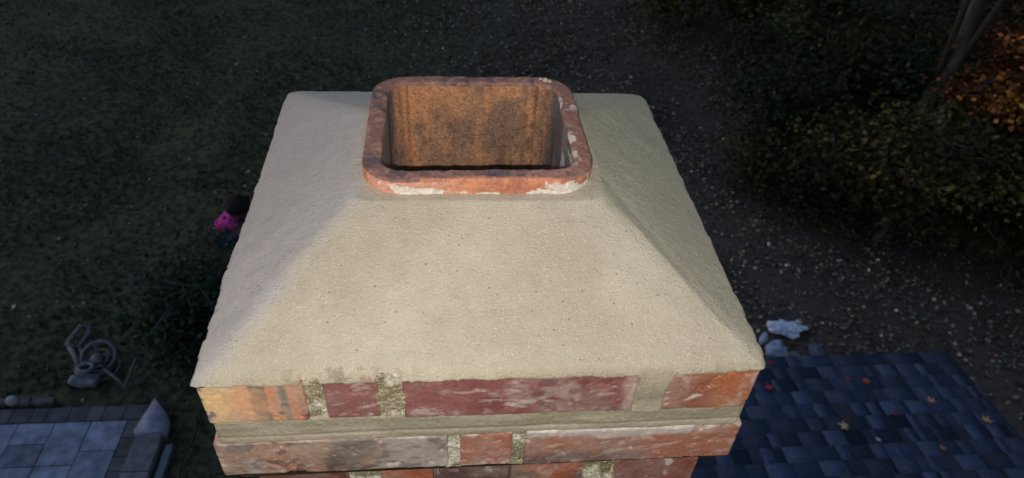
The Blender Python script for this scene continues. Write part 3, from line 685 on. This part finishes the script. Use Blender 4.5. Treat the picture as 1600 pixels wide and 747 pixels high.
Pi_, Ni = rr_outline(FX0 + TH, FX1 - TH, FY0 + TH, FY1 - TH, .024, NF)
prof = []   # (mix outer->inner, inward offset, z, region)
for z in np.linspace(.072, .0965, 18): prof.append((0, 0, z, 0))
for k in range(1, 5): a_ = k / 4 * math.pi / 2; prof.append((0, .0030 * (1 - math.cos(a_)), .0965 + .0035 * math.sin(a_), 1))
for k in range(3, 12): prof.append((k / 15, 0, .100, 1))
for k in range(0, 5): a_ = k / 4 * math.pi / 2; prof.append((1, -.0035 * (1 - math.sin(a_)), .0965 + .0035 * math.cos(a_), 1))
for z in np.concatenate([np.linspace(.095, -.20, 200), np.linspace(-.21, -1.6, 40)]): prof.append((1, 0, z, 2))
rows_ = []; reg = []
for k, (m_, inw, z, rg) in enumerate(prof):
    if rg < 2 and m_ < 1: base = Po * (1 - m_) + Pi_ * m_; nn_ = No; base = base - nn_ * inw
    else: base = Pi_ - Ni * inw; nn_ = -Ni
    p = np.concatenate([base, np.full((len(base), 1), z)], 1)
    if rg == 0: dsp = (fbm(p, 60, 4, 101) - .5) * .0022 + (fbm(p, 220, 3, 102) - .5) * .0012
    elif rg == 1:
        dsp = (fbm(p, 110, 4, 101) - .5) * .0020
        p[:, 2] += (fbm(p, 22, 3, 103) - .5) * .0026 + (fbm(p, 170, 4, 104) - .5) * .0020
    else: dsp = (fbm(p, 40, 3, 105, (1, 1, .3)) - .5) * .0018 + (fbm(p, 260, 3, 106, (1, 1, .5)) - .5) * .0014
    p[:, :2] += nn_ * dsp[:, None] * (1 if rg < 2 else 1)
    if rg == 2:
        # draw-marks down the far wall near its corners
        for gx_, wd_ in ((-.079, .0010), (.073, .0012), (-.0, .0008)):
            gsh = np.exp(-((p[:, 0] - gx_ - .002 * (vnoise(p * 12, 5) - .5)) / wd_) ** 2) * (p[:, 1] > .3); p[:, 1] += gsh * (.0016 if gx_ else .0004)
    rows_.append(p); reg.append(np.full(len(p), rg))
Vf = np.stack(rows_, 1).reshape(-1, 3); rg = np.stack(reg, 1).ravel(); nvf = len(prof); q = Vf
N_ = len(q)
outer = mix(np.tile(L(204, 136, 100), (N_, 1)), np.tile(L(180, 116, 92), (N_, 1)), sst(fbm(q, 60, 5, 111), .38, .66))
rim = mix(np.tile(L(138, 98, 88), (N_, 1)), np.tile(L(98, 78, 78), (N_, 1)), sst(fbm(q, 60, 5, 112), .36, .66))
rim = mix(rim, np.tile(L(164, 120, 106), (N_, 1)), sst(fbm(q, 130, 5, 113), .46, .70) * .8)
rim = mix(rim, np.tile(L(150, 100, 84), (N_, 1)), .5 * sst(q[:, 0], .06, .11))
# dark smudge on the near rim, pink wash on its left end
rim = mix(rim, np.tile(L(82, 72, 78), (N_, 1)), .9 * np.exp(-(((q[:, 0] - .012) / .016) ** 2 + ((q[:, 1] - .160) / .010) ** 2)))
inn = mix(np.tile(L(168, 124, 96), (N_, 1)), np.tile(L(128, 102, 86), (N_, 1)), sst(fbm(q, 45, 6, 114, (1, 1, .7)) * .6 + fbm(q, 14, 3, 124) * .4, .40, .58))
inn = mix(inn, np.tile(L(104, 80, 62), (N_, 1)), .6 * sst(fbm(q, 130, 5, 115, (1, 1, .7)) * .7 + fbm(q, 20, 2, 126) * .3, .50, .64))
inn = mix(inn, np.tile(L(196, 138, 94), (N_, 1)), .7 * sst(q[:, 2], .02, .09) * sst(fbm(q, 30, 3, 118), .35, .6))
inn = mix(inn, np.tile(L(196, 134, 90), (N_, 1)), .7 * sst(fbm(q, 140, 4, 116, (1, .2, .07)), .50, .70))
strk = np.zeros(N_)
for gx_, wd_ in ((-.079, .0018), (.073, .0016), (-.088, .003), (.084, .0035)): strk = np.maximum(strk, np.exp(-((q[:, 0] - gx_) / wd_) ** 2) * (.5 + .5 * (fbm(q, 60, 3, 117) > .45)))
inn = mix(inn, np.tile(L(60, 42, 32), (N_, 1)), strk * .42 * (q[:, 1] > .3))
side_m = sst(np.abs(q[:, 0] + .0025), .088, .0955)      # side walls are greyer than the far wall
side_grey = mix(np.tile(L(96, 86, 82), (N_, 1)), np.tile(L(132, 112, 104), (N_, 1)), sst(fbm(q, 40, 4, 119, (1, 1, .3)), .4, .65))
inn = mix(inn, side_grey, side_m)
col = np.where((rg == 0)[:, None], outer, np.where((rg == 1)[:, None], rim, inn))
# the orange fired edge runs a little up onto the rim of the near side
edge = (rg == 1) * (1 - sst(np.minimum(q[:, 1] - FY0, .02) + (fbm(q, 70, 4, 120) - .5) * .009, .0015, .005)) * (q[:, 0] > -.06)
col = mix(col, outer, edge * .9)
# smeared white mortar
wht = np.zeros(N_); fr_ = (q[:, 1] < .172)
nz = fbm(q, 60, 5, 121, (.6, 1, 1.4))
yv = np.where(rg == 0, q[:, 2], .1 + (q[:, 1] - FY0) * .6)
wht = np.maximum(wht, fr_ * (rg <= 1) * (1 - sst(q[:, 0], -.05, -.02)) * sst(nz + .14 - np.abs(yv - .0965 + (q[:, 0] + .117) * .12) * 30, .55, .62))
wht = np.maximum(wht, fr_ * (rg == 0) * sst(nz + .10 - np.abs(q[:, 2] - .084) * 22, .54, .59) * (q[:, 0] > -.06))
wht = np.maximum(wht, .9 * (rg <= 1) * (q[:, 0] > .06) * fr_ * sst(fbm(q, 110, 4, 125) + .04, .55, .60) * (1 - sst(yv, .094, .101)))
wht = np.maximum(wht, (rg == 1) * (q[:, 0] > .085) * sst(fbm(q, 130, 4, 122), .50, .57) * np.maximum(np.exp(-((q[:, 1] - .30) / .012) ** 2), .9 * np.exp(-((q[:, 1] - .215) / .03) ** 2) * (q[:, 0] < .1)))
wht = np.maximum(wht, (rg == 2) * (q[:, 0] > .085) * (q[:, 1] < .26) * (q[:, 2] > .03) * sst(fbm(q, 70, 4, 123), .5, .6) * .6)
col = mix(col, np.tile(L(226, 216, 206), (N_, 1)), np.clip(wht, 0, 1) * .9)
pink = fr_ * (rg == 0) * (1 - sst(q[:, 0] + (nz - .5) * .05, -.05, -.01)); col = mix(col, np.tile(L(216, 160, 138), (N_, 1)), pink * .75 * (1 - np.clip(wht, 0, 1)))
fcs = grid_faces(len(Po), nvf, 0, True, flip=False)
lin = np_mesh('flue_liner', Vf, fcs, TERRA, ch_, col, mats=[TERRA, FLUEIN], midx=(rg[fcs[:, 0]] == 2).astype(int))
# small crumbs of mortar stuck on the far rim
cr = Acc()
for (x_, y_, s_) in ((.083, .352, .0035), (.088, .350, .0025), (.078, .355, .002)):
    th, ph = np.meshgrid(np.linspace(0, 2 * math.pi, 12, endpoint=False), np.linspace(.1, math.pi - .1, 7), indexing='ij')
    d_ = np.stack([np.cos(th) * np.sin(ph), np.sin(th) * np.sin(ph), np.cos(ph)], -1).reshape(-1, 3); d_ *= (1 + .5 * (vnoise(d_ * 2 + x_ * 900, 2) - .5))[:, None]
    cr.add(d_ * s_ + np.array([x_, y_, .1005]), grid_faces(12, 7, 0, True), L(196, 180, 160))
cr.build('mortar_crumbs', MORTAR, ch_)

# --- bricks
def disp_brick(seed, amp=1.0):
    def f(P, n):
        d_ = (fbm(P, 22, 3, seed) - .5) * .0018 + (fbm(P, 120, 3, seed + 1) - .5) * .0011 + (fbm(P, 420, 2, seed + 2) - .5) * .0006
        pit = sst(fbm(P, 95, 3, seed + 5), .66, .74) * .0018
        return (d_ - pit) * amp
    return f
WHITE = L(214, 200, 188)
def colr(base, dark, light, seed, lo, hi, eff=.5, scr=.5, special=None):
    lo = np.array(lo); hi = np.array(hi)
    def f(P, n):
        m_ = len(P); c_ = mix(np.tile(base, (m_, 1)), np.tile(dark, (m_, 1)), sst(fbm(P, 26, 5, seed), .36, .70))
        c_ = mix(c_, np.tile(light, (m_, 1)), .7 * sst(fbm(P, 40, 5, seed + 9), .48, .78))
        if special is not None: c_ = special(P, c_)
        # white bloom where mortar was wiped over the arrises
        de = np.minimum(np.minimum(P[:, 0] - lo[0], hi[0] - P[:, 0]), np.minimum(P[:, 2] - lo[2], hi[2] - P[:, 2]))
        e = sst(fbm(P, 75, 5, seed + 20) + .17 * np.exp(-np.maximum(de, 0) / .0028), .63, .80)
        c_ = mix(c_, np.tile(WHITE * .62, (m_, 1)), .30 * sst(fbm(P, 34, 4, seed + 40), .38, .66)); c_ = mix(c_, np.tile(WHITE, (m_, 1)), np.clip(e * eff * 1.4, 0, .9))
        # a few trowel scratches
        Q = P.copy(); ang = (seed * 37 % 100) / 100 * .5 - .1; Q[:, 0], Q[:, 2] = P[:, 0] * math.cos(ang) + P[:, 2] * math.sin(ang), -P[:, 0] * math.sin(ang) + P[:, 2] * math.cos(ang)
        s_ = sst(fbm(Q, 60, 4, seed + 30, (.6, .6, 3.0)), .69, .75); c_ = mix(c_, np.tile(WHITE, (m_, 1)), s_ * scr)
        return np.clip(c_ * .92, 0, 1)
    return f

def hbrick(acc, x0_, x1_, y0_, z0_, z1_, base, dark, light, seed, depth=.095, eff=.5, scr=.5, special=None, fine=.0012, r=.0032, amp=.65):
    lo = (x0_, y0_, z0_); hi = (x1_, y0_ + depth, z1_)
    rbox(acc, lo, hi, r=r, fine=fine, coarse=.0035, disp=disp_brick(seed, amp), colf=colr(base, dark, light, seed, lo, hi, eff, scr, special))

# top course
def yellow(P, c_):
    x = P[:, 0] + (fbm(P, 50, 3, 7) - .5) * .004; m_ = len(P)
    c_ = mix(np.tile(L(232, 194, 142), (m_, 1)), np.tile(L(226, 170, 130), (m_, 1)), sst(x + (fbm(P, 30, 4, 19) - .5) * .03, -.240, -.212))
    for a0, a1, cc in ((-.2085, -.193, L(150, 124, 102)), (-.193, -.183, L(210, 146, 112)), (-.183, -.1755, L(124, 118, 106)), (-.1755, -.168, L(200, 130, 100)), (-.168, -.15, L(128, 72, 64))):
        c_ = mix(c_, np.tile(cc, (m_, 1)), sst(x, a0 - .002, a0 + .0025) * (1 - sst(x, a1 - .002, a1 + .0025)) * (.45 + .55 * sst(fbm(P, 60, 4, 29), .3, .6)))
    c_ = mix(c_, np.tile(L(222, 176, 140), (m_, 1)), .6 * sst(fbm(P, 35, 3, 12), .5, .6) * (1 - sst(P[:, 2], -.054, -.046)))
    chip = sst(fbm(P, 90, 4, 14), .52, .58) * (1 - sst((P[:, 0] + .2515) + (P[:, 2] + .03) * -.0 - np.clip(-.03 - P[:, 2], 0, .03) * .35, .003, .007))
    c_ = mix(c_, np.tile(L(120, 112, 116), (m_, 1)), chip)
    burn = sst(fbm(P, 110, 4, 15), .55, .6) * sst(-P[:, 2], .040, .05) * np.exp(-((P[:, 0] + .185) / .012) ** 2); return mix(c_, np.tile(L(70, 58, 50), (m_, 1)), burn)
a = Acc(); zt, zb = -.0015, -.0595
hbrick(a, -.2505, -.1612, 0, zb, zt, L(228, 160, 108), L(220, 150, 100), L(236, 180, 120), 201, special=yellow, eff=.15, scr=0, amp=.45)
hbrick(a, -.1460, -.0968, .0008, zb, zt, L(146, 98, 92), L(128, 82, 76), L(158, 108, 100), 202, eff=.4, scr=.4)
hbrick(a, -.0768, .1380, -.0002, zb - .0025, zt, L(146, 92, 88), L(128, 76, 72), L(160, 108, 104), 203, eff=.25, scr=.38,
       special=lambda P, c_: mix(mix(c_, np.tile(L(104, 88, 84), (len(P), 1)), .8 * np.exp(-((P[:, 0] - .052 + (fbm(P, 60, 3, 8) - .5) * .012) / .003) ** 2)), np.tile(L(188, 160, 152), (len(P), 1)), .7 * sst(P[:, 0] + (fbm(P, 50, 4, 6) - .5) * .02, .122, .134)))
hbrick(a, .1650, .2515, .0002, zb - .004, zt, L(172, 112, 86), L(150, 92, 74), L(182, 124, 92), 205, eff=.3, scr=.9,
       special=lambda P, c_: mix(c_, np.tile(L(182, 110, 72), (len(P), 1)), .8 * sst(P[:, 0], .20, .225)))
ocs = [L(140, 78, 66), L(160, 90, 66), L(128, 70, 66), L(150, 84, 70)]
def ring_bricks(acc, hx, y0_, y1_, z0_, z1_, seed, d=.09):
    r_ = random.Random(seed); ylist = [y0_ + .096, y0_ + .098 + .19, y1_]
    for sgn in (-1, 1):
        ya = y0_ + .102
        while ya < y1_ - .02:
            yb2 = min(ya + r_.choice([.09, .19]), y1_); xa, xb = (-hx, -hx + d) if sgn < 0 else (hx - d, hx)
            c = r_.choice(ocs); rbox(acc, (xa, ya, z0_), (xb, yb2, z1_), r=.003, fine=.004, coarse=.004, disp=disp_brick(seed + int(ya * 1000)), colf=colr(c, c * .7, c * 1.15, seed + 3, (xa - 1, ya, z0_), (xb + 1, yb2, z1_), .3, .2), front_only_fine=False); ya = yb2 + .011
    xa = -hx + d + .01
    while xa < hx - d - .02:
        xb = min(xa + .19, hx - d - .01); c = r_.choice(ocs)
        rbox(acc, (xa, y1_ - d, z0_), (xb, y1_, z1_), r=.003, fine=.004, coarse=.004, disp=disp_brick(seed + int(xa * 1000 + 500)), colf=colr(c, c * .7, c * 1.15, seed + 3, (xa, -9, z0_), (xb, 9, z1_), .3, .2), front_only_fine=False); xa = xb + .011
ring_bricks(a, .2505, 0, YB, zb, zt, 301)
o = a.build('brick_course', BRICKM, ch_); o['label'] = 'top course of plum red bricks with a yellow orange brick at its left end'

# second course
def greyleft(P, c_):
    m_ = len(P); n1 = fbm(P, 22, 5, 42); n2 = fbm(P, 60, 4, 43)
    c_ = mix(np.tile(L(182, 146, 126), (m_, 1)), np.tile(L(164, 114, 94), (m_, 1)), sst(n1, .42, .64))
    c_ = mix(c_, np.tile(L(104, 98, 94), (m_, 1)), .85 * np.exp(-((P[:, 0] + .128 + (n1 - .5) * .05) / .020) ** 2))
    c_ = mix(c_, np.tile(L(180, 170, 164), (m_, 1)), .85 * sst(P[:, 0] + (n1 - .5) * .05, -.115, -.085))
    c_ = mix(c_, np.tile(L(92, 88, 88), (m_, 1)), .7 * sst(n2, .52, .62) * sst(P[:, 2], -.118, -.100))
    c_ = mix(c_, np.tile(L(196, 186, 182), (m_, 1)), .8 * np.exp(-((P[:, 0] + .225) / .008) ** 2) * (1 - sst(P[:, 2], -.125, -.112)))
    return mix(c_, np.tile(L(92, 80, 74), (m_, 1)), .7 * sst(fbm(P, 120, 4, 44, (.6, 1, 1.3)), .60, .66))
def capped(P, c_):
    m_ = len(P); n1 = fbm(P, 24, 5, 52)
    c_ = mix(np.tile(L(170, 126, 110), (m_, 1)), np.tile(L(174, 116, 94), (m_, 1)), sst(P[:, 0] + (n1 - .5) * .1, .12, .2))
    c_ = mix(c_, np.tile(L(184, 108, 78), (m_, 1)), .9 * np.exp(-(((P[:, 0] - .083) / .026) ** 2 + ((P[:, 2] + .115) / .012) ** 2)))
    c_ = mix(c_, np.tile(L(112, 92, 88), (m_, 1)), .8 * (1 - sst(P[:, 2] + (n1 - .5) * .03, -.138, -.122)) * (1 - sst(P[:, 0], .13, .19)))
    return mix(c_, np.tile(L(204, 194, 186), (m_, 1)), .85 * sst(P[:, 2] + (n1 - .5) * .022, -.107, -.100) * (1 - sst(P[:, 0], .20, .25)))
a = Acc(); zt, zb = -.0925, -.1475
hbrick(a, -.2560, -.0368, .001, zb, zt, L(160, 120, 100), L(120, 100, 92), L(180, 150, 130), 211, special=greyleft, eff=.3, scr=.25, amp=.9)
hbrick(a, -.0250, .0270, .001, zb - .001, zt, L(174, 116, 96), L(156, 96, 80), L(188, 138, 118), 212, eff=.5, scr=.3)
hbrick(a, .0390, .2580, .001, zb - .003, zt, L(166, 110, 90), L(140, 96, 84), L(180, 130, 108), 213, special=capped, eff=.4, scr=.4, amp=.9)
ring_bricks(a, .2570, 0, YB + .004, zb, zt, 311)
o = a.build('brick_course', BRICKM, ch_); o['label'] = 'second course of long smoke stained grey and orange bricks, widest of the corbel'

# third course
a = Acc(); zt, zb = -.1600, -.2150
hbrick(a, -.2300, -.1395, .012, zb, zt, L(116, 72, 66), L(100, 60, 54), L(132, 84, 76), 221, eff=.3)
hbrick(a, -.1070, -.0520, .012, zb, zt, L(176, 98, 68), L(150, 84, 66), L(188, 110, 78), 222, eff=.35)
hbrick(a, -.0500, .0280, .012, zb, zt, L(118, 84, 76), L(98, 72, 68), L(140, 96, 84), 223, eff=.4)
hbrick(a, .0290, .1085, .012, zb, zt, L(178, 96, 66), L(120, 88, 78), L(190, 112, 80), 224, eff=.3)
hbrick(a, .1420, .2345, .012, zb, zt, L(148, 88, 76), L(130, 74, 66), L(160, 100, 88), 225, eff=.8, scr=.8)
ring_bricks(a, .2330, .012, YB - .012, zb, zt, 321)
o = a.build('brick_course', BRICKM, ch_); o['label'] = 'third course of red and orange bricks stepped in below the corbel'

# fresh mortar: wide bed below the top course and the broad joint at its right
a = Acc()
def bedd(P, n):
    fr = (n[:, 1] < -.5)
    groove = np.exp(-((P[:, 2] + .0835 + (fbm(P, 12, 2, 5) - .5) * .004) / .0020) ** 2) * .0011
    return (fbm(P, 30, 3, 131, (1, 1, 1)) - .5) * .0030 + (fbm(P, 260, 3, 136) - .5) * .0012 + (fbm(P, 90, 3, 132, (.35, 1, 2.2)) - .5) * .0008 - groove * fr
def bedc(P, n):
    m_ = len(P); return mix(np.tile(L(184, 172, 150), (m_, 1)), np.tile(L(166, 155, 132), (m_, 1)), sst(fbm(P, 40, 4, 133, (.4, 1, 2)), .4, .62)) * .92
rbox(a, (-.2492, .0015, -.0950), (.2525, YB - .001, -.0570), r=.004, fine=.0012, coarse=.004, disp=bedd, colf=bedc)
rbox(a, (.1365, -.0022, -.0640), (.1665, .05, -.0005), r=.003, fine=.0012, coarse=.004, disp=lambda P, n: (fbm(P, 60, 4, 134) - .5) * .003, colf=bedc)
a.build('mortar_bed', BEDM, ch_)
# old sandy joints, each raked back
def joint(x0_, x1_, y0_, z0_, z1_, tone, seed):
    a_ = Acc()
    rbox(a_, (x0_ - .003, y0_, z0_ - .003), (x1_ + .003, y0_ + .05, z1_), r=.003, fine=.0010, coarse=.004,
         disp=lambda P, n: (fbm(P, 160, 4, seed) - .5) * .0060 + (fbm(P, 500, 2, seed + 1) - .5) * .0022,
         colf=lambda P, n: mix(np.tile(tone[0], (len(P), 1)), np.tile(tone[1], (len(P), 1)), sst(fbm(P, 75, 4, seed + 2) + (P[:, 2] - z0_) / (z1_ - z0_) * .25 - .1, .42, .6)))
    return a_.build('mortar_joint', OLDM, ch_)
SA = (L(202, 192, 172), L(146, 132, 102)); SB = (L(206, 198, 178), L(140, 132, 104))
joint(-.1612, -.1460, .0030, -.0570, -.0010, SA, 401)
joint(-.0968, -.0768, .0012, -.0570, .0040, SA, 411)
joint(-.0368, -.0250, .0040, -.1500, -.0925, SB, 421)
joint(.0270, .0390, .0040, -.1500, -.0925, SB, 431)
joint(-.1395, -.1070, .0150, -.2150, -.1520, SB, 441)
joint(.1085, .1420, .0150, -.2150, -.1520, (L(214, 206, 180), L(130, 120, 84)), 451)

# solid core behind the faces, then the plain shaft down to the ground
a = Acc()
for (xa, xb, ya, yb2, ja, jb) in ((-.244, .246, .0075, .145, 0, 0), (-.244, .246, .37, YB - .008, 0, 0), (-.244, -.122, .1452, .3698, 0, 0), (.117, .246, .1452, .3698, 0, 0)):
    box(a, (xa, ya, -.160), (xb, yb2, -.004), L(120, 112, 92))
    box(a, (max(xa, -.226), max(ya, .018), -.224), (min(xb, .228), min(yb2, YB - .018), -.1602), L(120, 112, 92))
cut = a.build('mortar_core', BEDM, ch_, False)
sm = Acc(); z = -.222; k = 0
while z > GZ - .1:
    z0_, z1_ = z - .056, z; off_ = (k % 2) * .1
    for sgn in (-1, 1):
        for (xa, xb) in (((-.205, -.01), (.0, .205)) if k % 2 == 0 else ((-.205, -.11), (-.1, .095), (.105, .205))):
            c = ocs[rng.randint(4)] * rng.uniform(.7, 1.1); ya, yb2 = (.030, .12) if sgn < 0 else (.375, .465)
            box(sm, (xa, ya, z0_), (xb, yb2, z1_), c, jit=.001)
        for (ya, yb2) in (((.125, .24), (.25, .37)) if k % 2 == 0 else ((.125, .19), (.20, .37))):
            c = ocs[rng.randint(4)] * rng.uniform(.7, 1.1); xa, xb = (-.205, -.12) if sgn < 0 else (.12, .205)
            box(sm, (xa, ya, z0_), (xb, yb2, z1_), c, jit=.001)
    z -= .0665; k += 1
for (xa, xb, ya, yb2) in ((-.199, .199, .036, .145), (-.199, .199, .37, .459), (-.199, -.122, .1452, .3698), (.117, .199, .1452, .3698)):
    box(sm, (xa, ya, GZ - .2), (xb, yb2, -.2242), L(130, 124, 108))
# the flue runs down inside; the core is capped well below the part one can look into
sm.build('brick_shaft', BRICKM, ch_, False)
